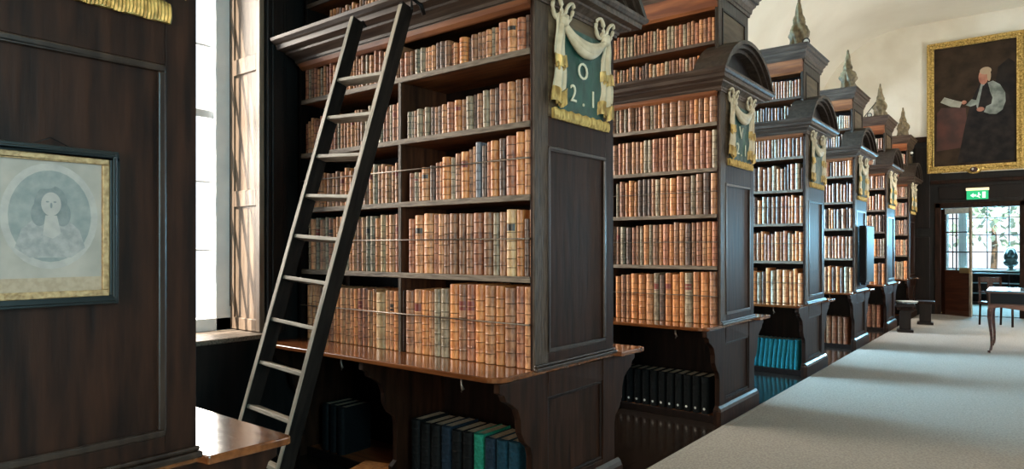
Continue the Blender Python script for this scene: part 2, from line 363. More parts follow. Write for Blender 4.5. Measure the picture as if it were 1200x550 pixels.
def make_case():
    r = empty('bookcase', (XE, yk(1), 0))
    # end panel: boarded, with raised frame
    m = MB(); t = .03
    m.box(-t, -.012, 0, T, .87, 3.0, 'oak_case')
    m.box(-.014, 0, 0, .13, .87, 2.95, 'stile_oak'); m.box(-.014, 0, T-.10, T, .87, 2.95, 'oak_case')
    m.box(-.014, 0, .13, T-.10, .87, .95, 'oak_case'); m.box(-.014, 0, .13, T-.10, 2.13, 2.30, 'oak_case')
    ep = m.build('end_panel', r, bevel=.003)
    m = MB(); m.box(-.014, .002, .13, T-.10, 2.30, 2.95, 'oak_frieze'); m.build('frieze_board', ep)
    m = MB(); panel_frame(m, -.012, .13, T-.10, .95, 2.13, .022, .016, 'moulding_oak'); m.build('panel_moulding', ep, bevel=.005)
    m = MB(); m.box(0, .028, -.01, T+.01, .862, .884, 'moulding_oak'); m.box(0, .018, -.005, T+.005, .884, .90, 'moulding_oak'); m.build('base_moulding', r, bevel=.006)
    # carcass
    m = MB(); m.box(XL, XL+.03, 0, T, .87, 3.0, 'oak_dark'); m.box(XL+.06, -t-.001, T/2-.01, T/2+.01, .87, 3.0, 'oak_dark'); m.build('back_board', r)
    for i, z in enumerate(SH):
        m = MB(); m.box(XL+.032, -t-.001, .012, T-.012, z-.03, z, 'shelf_oak'); s = m.build('shelf', r)
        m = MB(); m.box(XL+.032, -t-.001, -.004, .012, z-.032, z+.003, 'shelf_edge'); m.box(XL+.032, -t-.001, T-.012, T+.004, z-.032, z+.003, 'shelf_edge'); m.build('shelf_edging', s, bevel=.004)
    m = MB(); m.box(XL+.032, -t-.001, .0, T, 2.98, 3.0, 'shelf_oak'); m.build('top_board', r)
    m = MB(); m.prism([(-.035,2.93),(-.02,2.905),(.005,2.888),(.02,2.885),(.02,2.93)], 'x', XL+.032, -t-.001, 'cove_oak'); m.build('cove_board', r)
    m = MB()
    for z0, z1 in ((.871, SH[0]-.03), (SH[0], SH[1]-.03), (SH[1], SH[2]-.03), (SH[2], SH[3]-.03)):
        m.box(-1.105, -1.083, .004, T/2-.01, z0, z1, 'divider_oak'); m.box(-1.106, -1.082, -.002, .006, z0, z1, 'stile_oak')
    m.build('divider', r)
    # reading ledge: rounded corners at the aisle end
    poly = [(XL, -.32)]+[(-.10+.10*math.sin(a*PI/12), -.22-.10*math.cos(a*PI/12)) for a in range(7)]
    poly += [(0, T), (.06, T+.01), (.065, T+.25)]+[(.045+.02*math.cos(a*PI/12), T+.30+.02*math.sin(a*PI/12)) for a in range(7)]+[(XL, T+.32)]
    m = MB(); m.prism(poly, 'z', .840, .870, 'ledge_oak'); m.build('reading_ledge', r, bevel=.006)
    # base
    m = MB()
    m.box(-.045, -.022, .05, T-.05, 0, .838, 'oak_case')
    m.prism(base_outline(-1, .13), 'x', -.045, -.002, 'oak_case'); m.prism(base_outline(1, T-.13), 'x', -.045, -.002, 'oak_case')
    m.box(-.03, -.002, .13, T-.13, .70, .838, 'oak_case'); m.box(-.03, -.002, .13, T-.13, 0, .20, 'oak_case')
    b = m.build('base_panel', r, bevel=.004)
    m = MB(); panel_frame(m, -.022, .13, T-.13, .20, .70, .018, .014, 'oak_dark'); m.build('panel_moulding', b, bevel=.004)
    m = MB(); m.box(-.04, .03, -.07, T+.07, 0, .12, 'oak_case'); m.prism([(0,.12),(.03,.12),(.022,.145),(.004,.165),(0,.165)], 'y', -.06, T+.06, 'moulding_oak'); m.build('plinth', b, bevel=.006)
    for x in (-1.12, XL+.08):
        m = MB(); m.prism(base_outline(-1, T/2), 'x', x-.02, x+.02, 'oak_case'); m.prism(base_outline(1, T/2), 'x', x-.02, x+.02, 'oak_case'); m.build('console_bracket', r, bevel=.004)
    m = MB(); m.box(XL+.1, -.046, T/2-.01, T/2+.01, .06, .838, 'oak_dark'); m.build('base_back_board', r)
    m = MB(); m.box(XL+.05, -.046, .02, T-.02, .03, .055, 'shelf_oak'); m.box(XL+.05, -.046, .0, .02, .0, .06, 'oak_dark'); m.build('floor_shelf', r, bevel=.003)
    for x in (-.30, -1.35):
        m = MB(); m.tube([(x, -.27, .842), (x, -.27, .80), (x+.012, -.27, .775), (x, -.27, .76)], [.007,.007,.010,.006], 'rod_metal', 8); m.build('ledge_hook', r)
    for z in (1.12, 1.60, 2.05):
        m = MB(); m.tube([(XL+.04, -.014, z), (-.034, -.014, z)], .0045, 'rod_metal', 6)
        for x in (-.036, -1.094, XL+.06): m.tube([(x, -.014, z), (x, .01, z)], .006, 'rod_metal', 6)
        m.build('book_rod', r)
    # cornice over the shelves, returned at the aisle end
    def corn(z0, prof, y0, y1, xe, mt, name, par):
        m = MB(); pf = [(o, z0+z) for o, z in prof]
        m.sweep(pf, [(XL, y0), (xe, y0), (xe, y1), (XL, y1)], [(0,-1), (.55,-1), (.55,1), (0,1)], mt)
        m.box(XL, xe, y0, y1, z0+prof[-1][1]-.02, z0+prof[-1][1], mt)
        return m.build(name, par, bevel=.004)
    prof = [(0,0),(.02,0),(.025,.015),(.035,.018),(.04,.035),(.075,.05),(.115,.062),(.12,.075),(.19,.082),(.195,.112),(.215,.118),(.24,.135),(.245,.155),(0,.160)]
    corn(2.925, prof, 0, T, 0, 'oak_cornice', 'cornice', r)
    # segmental pediment over the aisle end
    def arc(rad, n=18, hw=None):
        hw = hw or .66; cz = 3.43-.80; a0 = math.asin(min(.999, hw/rad)); 
        return [(T/2+rad*math.sin(-a0+2*a0*i/n), cz+rad*math.cos(-a0+2*a0*i/n)) for i in range(n+1)]
    m = MB()
    for (ro, ri, x0, x1) in ((.80,.765,-.16,.13), (.765,.735,-.16,.10), (.735,.70,-.16,.06)):
        o_, i_ = arc(ro), arc(ri)
        zb = 3.075
        o_ = [(y, max(z, zb)) for y, z in o_]; i_ = [(y, max(z, zb)) for y, z in i_]
        k_ = len(o_); vs_ = [(x, y, z) for x in (x0, x1) for (y, z) in o_+i_]; fs = []
        for q in range(k_-1):
            fs += [(q, q+1, k_+q+1, k_+q), (2*k_+q, 3*k_+q, 3*k_+q+1, 2*k_+q+1), (q, 2*k_+q, 2*k_+q+1, q+1), (k_+q, k_+q+1, 3*k_+q+1, 3*k_+q)]
        m.add(vs_, fs, 'oak_arch')
    pd = m.build('pediment', r)
    m = MB(); pts = [(y, max(z, 3.076)) for y, z in arc(.70, 18, .56)]
    m.prism([(T/2-.62, 3.076)]+[p for p in pts if p[1] > 3.077]+[(T/2+.62, 3.076)], 'x', -.05, -.02, 'oak_dark'); m.build('tympanum', pd)
    # upper case
    U0, U1 = .05, T-.05
    m = MB(); m.box(-.07, -.045, U0, U1, 3.085, 3.80, 'oak_arch'); m.box(XL, XL+.03, U0, U1, 3.085, 3.8, 'oak_dark'); m.box(XL, -.07, T/2-.01, T/2+.01, 3.085, 3.8, 'oak_dark')
    m.box(-.045, -.038, U0, U0+.09, 3.085, 3.80, 'stile_oak'); m.box(-.045, -.038, U1-.09, U1, 3.085, 3.80, 'oak_arch'); m.box(-.045, -.038, U0+.09, U1-.09, 3.70, 3.80, 'oak_arch')
    up = m.build('upper_case', r, bevel=.003)
    m = MB(); m.box(-.047, -.042, U0+.10, U1-.10, 3.10, 3.69, 'oak_frieze'); panel_frame(m, -.044, U0+.09, U1-.09, 3.085, 3.70, .02, .012, 'oak_dark'); m.build('upper_panel', up)
    m = MB(); m.box(XL+.03, -.07, U0+.002, U1-.002, 3.37, 3.395, 'shelf_oak'); m.box(XL+.03, -.07, U0-.004, U0+.008, 3.368, 3.398, 'oak_cornice'); m.build('upper_shelf', up)
    m = MB(); m.box(XL+.03, -.07, U0, U1, 3.72, 3.74, 'shelf_oak'); m.prism([(U0-.07,3.83),(U0-.05,3.76),(U0-.01,3.70),(U0+.02,3.68),(U0+.02,3.83)], 'x', XL+.03, -.045, 'cove_oak'); m.build('cove_board', up)
    p2 = [(0,0),(.02,0),(.025,.03),(.04,.035),(.05,.08),(.085,.11),(.09,.13),(.12,.14),(.125,.175),(.15,.19),(.15,.20),(0,.20)]
    corn(3.80, p2, U0, U1, -.038, 'oak_cornice', 'upper_cornice', up)
    return r
case1 = make_case()
clab = {0: 'dark oak bookcase end closest to the viewer, hung with the framed engraving',
        1: 'tall dark oak bookcase with the ladder leaning on it, plaque reading O',
        2: 'second full oak bookcase from the viewer, plaque reading V',
        3: 'third full oak bookcase, with teal volumes on its floor shelf',
        4: 'fourth full oak bookcase, with the black screen fixed on its end',
        5: 'fifth full oak bookcase, beyond the one with the black screen',
        6: 'last and farthest oak bookcase, next to the dark far wall'}
cases = {1: case1}
for k in (0, 2, 3, 4, 5, 6):
    c = copy_tree(case1); c.location = (XE, yk(k), 0); cases[k] = c
for k, c in cases.items(): tag(c, clab[k], 'bookcase', 'oak bookcases along the left of the gallery')

# ------------------------------------------------------------------ carved drapery plaques
def make_plaque(lines):
    # local: x out of the panel, y along it (0 .. .70), z up from the bottom hem (0 .. .68)
    r = empty('carved_plaque', (0,0,0))
    W = .70
    m = MB(); rows = []
    for i in range(13):
        z = .05+.50*i/12
        rows.append([(.012+.004*math.sin(y*60)+.003*math.sin(z*40+y*30), y, z) for y in [.12+.44*j/24 for j in range(25)]])
    m.grid(rows, 'green_cloth'); m.box(0, .010, .10, .60, .05, .56, 'green_cloth'); m.build('cloth', r)
    # bottom fringe: combed strip, corners pulled down
    m = MB(); rows = []
    n = 120
    for zf in (0, .3, .8, 1):
        rows.append([(.014+.010*math.sin(PI*zf)+.005*(j % 2), .04+.62*j/n, zf*.062+.004*math.sin(j*.4)) for j in range(n+1)])
    m.grid(rows, 'gold_fringe', False); m.box(0, .014, .04, .66, 0, .06, 'gold_fringe'); m.build('bottom_fringe', r)
    # side tails: folded drapery that widens towards its hem
    def tail(y0, sgn):
        m = MB(); rows = []; rows2 = []
        for i in range(25):
            z = .60-.52*i/24; wdt = .045+.085*(i/24)**.8
            row = []
            for j in range(17):
                q = j/16; row.append((.018+.018*math.sin(q*PI)+.014*math.sin(q*15+i*.12), y0+sgn*(q-.5)*wdt*1.25+.008*math.sin(i*.5), z+.02*math.sin(q*9)*(i/24)))
            rows.append(row)
        m.grid(rows[:12], 'cream_paint'); m.grid(rows[14:21], 'cream_paint')
        d = m.build('drapery_tail', r)
        g = MB(); g.grid([[(p[0]+.008, p[1]*1.0+(p[1]-y0)*.12, p[2]) for p in rw] for rw in rows[11:15]], 'gold_fringe'); g.build('tail_fringe', d); g = MB(); g.grid([[(p[0]+.008, p[1]+(p[1]-y0)*.12, p[2]) for p in rw] for rw in rows[20:25]], 'gold_fringe')
        g.build('tail_fringe', d)
        b = MB()
        for z in (.30, .09):
            for q in range(8): b.ball((.036, y0+(q-3.5)*.013, z+.010*math.sin(q*2.1)), (.009,.008,.016), 'gold_fringe', 6, 4)
        b.build('hem_tassels', d)
    tail(.085, 1); tail(.615, -1)
    # swag between the knots
    m = MB()
    for k_, (dz, rr, xx) in enumerate(((0, .026, .035), (-.032, .024, .030), (.03, .020, .026))):
        m.tube([(xx+.012*math.sin(PI*i/14), .12+.46*i/14, .555+dz*math.sin(PI*i/14)-.10*math.sin(PI*i/14)**.9+.02*i/14*0) for i in range(15)], [rr*(.6+.5*math.sin(PI*i/14)) for i in range(15)], 'cream_paint', 8)
    m.build('drapery_swag', r)
    # bows
    for y in (.115, .585):
        m = MB(); m.ball((.035, y, .565), (.03,.038,.034), 'cream_paint')
        for s_ in (-1, 1):
            pts = []
            cx, cz = y+s_*.060, .630
            for i in range(17):
                a = 2*PI*i/16
                pts.append((.028+.012*math.sin(a), cx+s_*.042*math.cos(a), cz+.052*math.sin(a)+.022*s_*math.cos(a)*s_))
            m.tube(pts, .0140, 'cream_paint', 8, .75)
            m.tube([(.03, y, .57), (.035, y+s_*.02, .595), (.03, y+s_*.04, .60)], .016, 'cream_paint', 8)
        m.build('ribbon_bow', r)
    if lines:
        for txt, y, z, h in lines:
            cu = bpy.data.curves.new('t', 'FONT'); cu.body = txt; cu.size = h; cu.extrude = .003; cu.align_x = 'CENTER'; cu.resolution_u = 3
            o = bpy.data.objects.new('t', cu); C.objects.link(o)
            dg = bpy.context.evaluated_depsgraph_get(); me = bpy.data.meshes.new_from_object(o.evaluated_get(dg)); 
            bpy.data.objects.remove(o)
            me.transform(Matrix(((0,0,1,.022),(1,0,0,y),(0,1,0,z),(0,0,0,1)))); me.materials.clear(); me.materials.append(MATS['numeral_paint'])
            q = bpy.data.objects.new('painted_numeral', me); C.objects.link(q); q.parent = r; q['label'] = 'pale painted character '+txt
    return r
ptext = {0: [('N',.33,.27,.17), ('2.1',.34,.12,.15)], 1: [('O',.34,.275,.145), ('2',.235,.125,.145), ('.',.345,.115,.15), ('1',.455,.125,.145)], 2: [('V',.33,.27,.16), ('2',.24,.12,.15), ('.',.33,.11,.15), ('1',.44,.12,.15)]}
plab = {0: 'gold-fringed green and cream carved plaque above the framed engraving, cropped by the top edge',
        1: 'largest carved drapery plaque with green cloth reading O 2.1',
        2: 'carved cream drapery plaque with green cloth reading V 2.1',
        3: 'carved cream and green drapery plaque on the bookcase with teal volumes',
        4: 'carved drapery plaque on the bookcase end above the black screen',
        5: 'small carved drapery plaque on the fifth full bookcase',
        6: 'smallest and farthest carved drapery plaque, on the last bookcase'}
plain = None
for k in range(0, 7):
    if k in (1, 2): p = make_plaque(ptext[k])
    else:
        if plain is None: plain = p = make_plaque([])
        else: p = copy_tree(plain)
    p.location = (XE+.003, yk(k)+.12, 2.29 if k != 0 else 2.262)
    tag(p, plab[k], 'carved plaque', 'carved drapery plaques on the bookcase ends')

# ------------------------------------------------------------------ carved finials
fin = None
flab = {3: 'carved spired finial nearest the viewer, on the third full bookcase', 4: 'carved spired finial second from the left', 5: 'carved spired finial third from the left, with a thin stay beside it', 6: 'smallest carved spire finial, farthest down the gallery'}
for k in (3, 4, 5, 6):
    if fin is None:
        r = empty('carved_finial', (0,0,0)); m = MB()
        m.box(-.085, .085, -.085, .085, 0, .04, 'carved_oak')
        rows = []
        for i in range(22):
            q = i/21; rad = (.074+.016*math.sin(q*5) if q < .52 else .080*(1-(q-.52)/.48)**1.0*.62+.004)*(1+.14*math.sin(q*23))+.010
            rows.append([(rad*(1+.22*math.sin(5*a+q*9)+.13*math.sin(11*a-q*23))*math.cos(a), rad*(1+.22*math.sin(5*a+q*9)+.13*math.cos(9*a+q*17))*math.sin(a), .04+.62*q) for a in [2*PI*j/28 for j in range(28)]])
        m.grid(rows, 'carved_oak', True, True); m.build('spire', r)
        for s_ in (-1, 1):
            m = MB(); m.tube([(0, s_*.07, .03), (0, s_*.095, .12), (0, s_*.07, .20), (0, s_*.09, .27), (0, s_*.06, .33), (0, s_*.04, .40)], [.026,.026,.020,.024,.018,.008], 'carved_oak', 8); m.build('carved_leaf', r)
        m = MB(); m.ball((0,0,.665), (.018,.018,.035), 'carved_oak'); m.build('tip_knob', r)
        fin = f = r
    else: f = copy_tree(fin)
    f.location = (XE-.16, yk(k)+.30, 3.976); f.rotation_euler = (0,0,k*.7)
    tag(f, flab[k], 'finial', 'carved finials on top of the bookcases')
# small spotlights on the cornices
def spot(loc, rz, label):
    r = empty('spotlight', loc, rz, label=label, cat='spotlight', group='small clip spotlights on the cornices')
    m = MB(); m.tube([(0,0,0), (0,0,.05)], .012, 'iron'); m.box(-.03,.03,-.02,.02,0,.012,'iron'); m.build('bracket', r)
    m = MB(); m.lathe([(.02,-.04),(.035,-.02),(.04,.03),(.045,.035),(.032,.03)], (0,0,0), 'iron'); o = m.build('lamp_head', r); o.location = (0,0,.075); o.rotation_euler = (PI/2+.2,0,0)
    m = MB(); m.lathe([(.03,0),(.03,.004)], (0,0,0), 'label_white'); q = m.build('lens', o); q.location = (0,0,.032)
spot((XE-.02, yk(3)+.09, 3.977), .2, 'small round spotlight at the foot of the nearest spired finial')
spot((XE-.30, yk(5)+.06, 3.977), .2, 'small spotlight on the fifth bookcase top, left of its finial')
spot((XE-.02, yk(6)+.5, 3.60), .2, 'small round spotlight near the farthest bookcase top beside the far wall')
m = MB(); m.tube([(XE-.45, yk(5)+.12, 3.975), (XE-.2, yk(5)+.14, 4.30)], .008, 'iron'); tag(m.build('thin_stay'), 'thin slanting rod leaning beside the third finial', 'rod')

# ------------------------------------------------------------------ books
def book_mesh(w_, h, d, mt, bands=5, hi=True):
    m = MB(); w_ = max(w_, .012)*.89; bu = min(.5*w_, .030)
    na = 9 if hi else 5
    zs = [0, .003, .006]; b0 = random.uniform(.13, .19); b1 = random.uniform(.80, .87)
    if hi:
        for b in range(bands):
            z = h*(b0+(b1-b0)*b/max(1, bands-1)); zs += [z-.0085, z-.0065, z-.003, z+.001, z+.004, z+.006]
    zs += [h-.006, h-.003, h]
    def ring(z, ex):
        return [(-(w_/2+ex*.3)*math.cos(PI*j/(na-1)), -(bu+ex)*math.sin(PI*j/(na-1))**.9+(.006), z) for j in range(na)]
    rows = []
    for i, z in enumerate(zs):
        ex = 0
        if hi and 2 < i < len(zs)-3 and (i-3) % 6 in (2, 3): ex = .0022
        if i in (0, len(zs)-1): ex = -.0015
        rows.append(ring(z, ex))
    m.grid(rows, mt)
    if hi and mt in BD:
        nf = na-1; k0 = len(m.m)-(len(rows)-1)*nf
        bi = m.mi(BD[mt])
        for i in range(len(rows)-1):
            if i >= 3 and i < len(rows)-3 and (i-3) % 6 in (0, 1):
                for q in range(nf): m.m[k0+i*nf+q] = bi
    for z, rw in ((0, rows[0]), (h, rows[-1])):
        m.add(rw+[(w_/2, .014, z), (-w_/2, .014, z)], [tuple(range(na+2))], mt)
    m.box(-w_/2, -w_/2+.003, .003, d, 0, h, mt); m.box(w_/2-.003, w_/2, .003, d, 0, h, mt)
    return m
def pages(w_, h, d):
    w_ *= .89; m = MB(); m.box(-w_/2+.003, w_/2-.003, .012, d-.004, .004, h-.006, 'page_block'); return m
def add_book(x, y, z, w_, h, colk, label, group, parts=True, lean=0, d=None, mt=None, name='leather_book', hi=True):
    d = d or min(.24, .12+h*.3); mt = mt or BK[colk]
    r = empty(name, (x, y, z), label=label, cat='book', group=group)
    r.rotation_euler = (0, lean, 0)
    bands = 4 if h < .26 else (5 if h < .38 else 6)
    book_mesh(w_, h, d, mt, bands+random.choice((-1, 0, 0, 1)), hi).build('cover', r)
    if parts:
        pages(w_, h, d).build('page_block', r)
        if name == 'leather_book' and w_ > .034 and random.random() < .14:
            w2 = w_*.89; bu = min(.5*w2, .030); m = MB(); z0 = h*.66; z1 = h*.78
            m.grid([[(-(w2/2+.0006)*math.cos(PI*j/8), -(bu+.0008)*math.sin(PI*j/8)**.9+.006, z_) for j in range(1, 8)] for z_ in (z0, z1)], random.choice(('title_red','title_black')))
            lb = m.build('title_label', r); lb['label'] = 'small dark title label on the spine'
    return r
ROWS = {5: "-3.272,0.030,0.127,r -3.218,0.047,0.160,r -3.181,0.023,0.159,b -3.123,0.042,0.160,g -3.078,0.038,0.163,g -3.041,0.022,0.159,t -3.014,0.030,0.157,t -2.983,0.028,0.161,t -2.941,0.030,0.169,d -2.902,0.038,0.170,d -2.856,0.045,0.165,b -2.817,0.016,0.136,r -2.792,0.031,0.141,t -2.723,0.061,0.158,o -2.673,0.022,0.145,d -2.635,0.049,0.159,b -2.592,0.032,0.164,b -2.561,0.028,0.162,b -2.524,0.041,0.166,t -2.489,0.025,0.173,g -2.462,0.028,0.167,t -2.416,0.060,0.183,r -2.349,0.066,0.187,t -2.284,0.055,0.184,r -2.239,0.026,0.192,d -2.212,0.021,0.153,p",
4: "-3.202,0.031,0.175,g -3.168,0.023,0.175,g -3.143,0.027,0.175,b -3.103,0.047,0.180,g -3.067,0.019,0.169,b -3.038,0.037,0.183,g -2.986,0.027,0.178,d -2.955,0.027,0.174,b -2.925,0.027,0.175,d -2.884,0.044,0.180,t -2.830,0.057,0.186,r -2.768,0.057,0.190,o -2.720,0.031,0.188,b -2.674,0.054,0.200,g -2.630,0.024,0.204,d -2.594,0.040,0.206,b -2.545,0.048,0.217,g -2.498,0.035,0.218,b -2.463,0.030,0.221,d -2.417,0.052,0.238,r -2.357,0.054,0.238,t -2.304,0.037,0.243,b -2.252,0.045,0.241,r -2.213,0.022,0.241,t",
3: "-3.175,0.041,0.184,r -3.134,0.036,0.186,g -3.100,0.026,0.183,t -3.051,0.058,0.212,t -2.989,0.039,0.219,d -2.944,0.029,0.233,r -2.914,0.024,0.237,t -2.867,0.063,0.262,o -2.809,0.037,0.254,g -2.769,0.041,0.275,b -2.711,0.058,0.281,o -2.665,0.027,0.291,b -2.638,0.021,0.307,t -2.607,0.037,0.329,u -2.559,0.034,0.304,d -2.524,0.027,0.323,r -2.482,0.054,0.325,o -2.420,0.046,0.331,d -2.357,0.068,0.339,r -2.291,0.056,0.355,o -2.237,0.043,0.363,t",
2: "-3.176,0.049,0.347,r -3.105,0.072,0.369,t -3.022,0.079,0.378,t -2.954,0.037,0.370,r -2.911,0.046,0.372,t -2.862,0.048,0.367,b -2.806,0.059,0.371,b -2.734,0.048,0.370,b -2.672,0.054,0.366,b -2.606,0.069,0.368,r -2.527,0.065,0.369,b -2.465,0.047,0.363,g -2.416,0.046,0.367,b -2.355,0.066,0.380,p -2.292,0.044,0.376,o -2.245,0.032,0.324,d -2.216,0.019,0.374,t",
1: "-3.275,0.038,0.398,d -3.189,0.074,0.401,b -3.114,0.062,0.410,t -3.048,0.058,0.407,o -2.995,0.042,0.404,t -2.942,0.053,0.419,g -2.877,0.064,0.424,g -2.798,0.069,0.455,o -2.728,0.061,0.455,b -2.661,0.060,0.458,r -2.590,0.067,0.460,o -2.514,0.077,0.456,t -2.435,0.062,0.457,o -2.363,0.078,0.448,b -2.288,0.056,0.460,r -2.233,0.050,0.458,t"}
SF = {1: 'bottom shelf', 2: 'second shelf from the bottom', 3: 'third shelf from the bottom', 4: 'fourth shelf from the bottom', 5: 'top open shelf'}
BASEZ = {1: .871, 2: 1.385, 3: 1.845, 4: 2.255, 5: 2.66}
def hgt(h, avg): return 'tall ' if h > avg*1.06 else ('short ' if h < avg*.92 else '')
ybook = Y1+.022
for rw, t in ROWS.items():
    es = [e.split(',') for e in t.split()]
    es = [(float(a), float(b), float(c_), d) for a, b, c_, d in es]
    avg = sum(e[2] for e in es)/len(es)
    es.sort(key=lambda e: -e[0]); lim = XE-.032
    for i, (x, w_, h, ck) in enumerate(es):
        hi = min(lim, x+w_/2+.003); lo = x-w_/2-.001
        if hi-lo < .012: lo = hi-.014
        lim = lo-.0006
        lab = 'the %s%s book %s from the right end, %s, ladder bookcase' % (hgt(h, avg), BN[ck], ORD[i+1], SF[rw])
        add_book((hi+lo)/2, ybook, BASEZ[rw]+.001+(.002 if rw > 1 else 0), hi-lo, h, ck, lab[4:], 'leather books in the right bay of the ladder bookcase, '+SF[rw])
# left bay of the ladder bookcase
LP = {1: (.385,.40,'totobrt'), 2: (.36,.385,'otrttbgp'), 3: (.24,.27,'totbtg'), 4: (.22,.265,'rbtgrb'), 5: (.20,.235,'gtbrtb')}
SEP = XE-1.106
for rw, (h0, h1, cs) in LP.items():
    x = SEP-.004; i = 0; end = XE+XL+.05
    if rw == 5: x = -3.295
    lst = []
    while x > end+.03:
        w_ = random.choice((.036,.042,.048,.052,.06) if rw < 4 else (.03,.036,.042,.048))
        if rw == 1 and i == 3: w_ = .098
        if x-w_ < end: break
        h = random.uniform(h0, h1); ck = random.choice(cs)
        if rw == 1 and i == 3: ck = 'p'; h = .375
        lst.append((x-w_/2, w_-.002, h, ck)); x -= w_; i += 1
    avg = sum(e[2] for e in lst)/len(lst)
    for i, (bx, w_, h, ck) in enumerate(lst):
        lab = '%s%s book %s left of the middle divider, %s, ladder bookcase' % (hgt(h, avg) if ' ' not in BN[ck] else '', BN[ck], ORD[i+1], SF[rw])
        add_book(bx, ybook, BASEZ[rw]+.001+(.002 if rw > 1 else 0), w_, h, ck, lab, 'leather books in the left bay of the ladder bookcase, '+SF[rw])
# second bookcase: its right bay is what shows
HS = {1: (.41,.46,'ottobdgo'), 2: (.36,.40,'tobrtbgd'), 3: (.33,.37,'brtdbogd'), 4: (.29,.34,'rtbobdgr'), 5: (.24,.30,'rbdbotgb')}
WS = {1: (.058,.07,.08,.05), 2: (.045,.055,.062,.04), 3: (.04,.05,.058,.068,.036), 4: (.036,.045,.055,.065), 5: (.034,.042,.05,.08,.036)}
for rw in HS:
    h0, h1, cs = HS[rw]; x = XE-.034; i = 0
    while x > -3.30:
        w_ = random.choice(WS[rw]); q = min(1, (XE-x)/1.0)
        h = h1-(h1-h0)*q+random.uniform(-.012, .012); ck = random.choice(cs)
        i += 1; x -= w_
        if x < -3.28: break
        lab = '%s book %s from the right end, %s, second full bookcase' % (BN[ck], ORD[i], SF[rw])
        add_book(x+w_/2, yk(2)+.022, BASEZ[rw]+.001+(.002 if rw > 1 else 0), w_-.003, h, ck, lab, 'leather books on the second full bookcase, '+SF[rw], parts=(rw < 3), name='leather_book')
# the many more distant ones
far = MB(); total = 0
def far_book(x, y, z, w_, h, ck):
    w_ *= .89; bu = min(.5*w_, .030); d = min(.24, .12+h*.3); na = 6
    rows = [[(x-w_/2*math.cos(PI*j/(na-1)), y-bu*math.sin(PI*j/(na-1))**.9+.006, z_) for j in range(na)]+[(x+w_/2, y+d, z_), (x-w_/2, y+d, z_)] for z_ in (z, z+h)]
    far.grid(rows, BK[ck], False, True); far.add(rows[0]+rows[1], [tuple(range(na+2)), tuple(range(2*(na+2)-1, na+1, -1))], BK[ck])
    nb = 4
    for b in range(nb):
        zz = z+h*(b+1)/(nb+1)
        far.grid([[(x-(w_/2+.001)*math.cos(PI*j/(na-1)), y-(bu+.002)*math.sin(PI*j/(na-1))**.9+.006, q) for j in range(na)] for q in (zz-.003, zz+.002)], BD[BK[ck]], False)
for k in range(1, 7):
    levels = []
    if k >= 3:
        for rw in HS:
            h0, h1, cs = HS[rw]; levels.append((BASEZ[rw]+.004, h0*.88, h1*.86 if k != 3 else h1*.92, cs, yk(k)+.022, WS[rw], XE-.034, -4.15))
    if k == 2:
        for rw in HS:
            h0, h1, cs = HS[rw]; levels.append((BASEZ[rw]+.004, h0, h0+.01, cs, yk(k)+.022, WS[rw], -3.31, -4.25))
    levels.append((3.087, .19, .225, 'rbotdg', yk(k)+.075, (.03,.036,.042), XE-.08, -4.2))
    levels.append((3.399, .19, .22, 'gbtrgb', yk(k)+.075, (.03,.036,.04), XE-.08, -4.2))
    for z, h0, h1, cs, y, ws, xr, xl in levels:
        x = xr
        while x > xl+.09:
            w_ = random.choice(ws); x -= w_
            if k == 2 and xr == -3.31 and x < -4.1: break
            if x < -3.26 < x+w_ or abs(x+w_/2-(XE-1.094)) < w_/2+.016:
                if z < 2.5: continue
            far_book(x+w_/2, y, z, w_-.003, random.uniform(h0, h1), random.choice(cs)); total += 1
fb = far.build('leather_books')
tag(fb, 'rows of brown leather books filling the farther bookcases and the upper cases', 'books', kind='stuff')
# floor-shelf volumes
fz = .056
cols = [('blue_cloth','blue'),('blue_cloth','blue'),('navy_cloth','navy blue'),('green_cloth_binding','bright green'),('black_cloth','black'),('black_cloth','black'),('navy_cloth','dark blue'),('black_cloth','black'),('black_cloth','black'),('black_cloth','black')]
x = XE-.14
for i, (mt, cn) in enumerate(cols):
    w_ = .085 if i != 3 else .08; x -= w_+.006
    r = add_book(x+w_/2, Y1+.06, fz, w_, .375-.005*(i % 3), None, '%s cloth-bound volume, %s from the right on the floor shelf under the ladder bookcase' % (cn, ORD[i+1]), 'cloth-bound volumes under the ladder bookcase', d=.26, mt=MATS[mt], name='cloth_volume')
x = XE-1.72
for i in range(3):
    x -= .09
    add_book(x+.04, Y1+.05, fz, .08, .34, None, 'black volume, %s from the right in the shadow behind the ladder foot' % ORD[i+1], 'dark volumes behind the ladder foot', d=.24, mt=MATS['black_cloth'], name='cloth_volume')
x = XE-.10
for i in range(11):
    w_ = .050; x -= w_+.004
    add_book(x+w_/2, yk(3)+.05, fz+.004, w_, .36, None, 'teal cloth-bound volume, %s from the right under the third full bookcase' % ORD[i+1], 'teal volumes on the floor shelf of the third bookcase', d=.24, mt=MATS['teal_cloth'], name='cloth_volume', lean=.10 if i > 1 else .03)
x = XE-.12
for i in range(12):
    w_ = .078; x -= w_+.006
    r = add_book(x+w_/2, yk(2)+.06, fz, w_, .33, None, 'black volume with white shelf mark, %s from the right under the second full bookcase' % ORD[i+1], 'black volumes on the floor shelf of the second bookcase', d=.24, mt=MATS['black_cloth'], name='cloth_volume')
    m = MB(); m.ball((0, -.0245, .045), (.011,.003,.012), 'label_white', 8, 5); m.build('shelf_mark', r)
for k in (4, 5):
    x = XE-.10
    for i in range(7):
        w_ = .075; x -= w_+.006
        add_book(x+w_/2, yk(k)+.06, fz, w_, .42, None, 'large brown volume, %s from right, floor shelf of the %s full bookcase' % (ORD[i+1], ORD[k]), 'large brown volumes on the floor shelf of the %s bookcase' % ORD[k], d=.24, mt=BK['rb'[i % 2]], name='large_volume', parts=False)
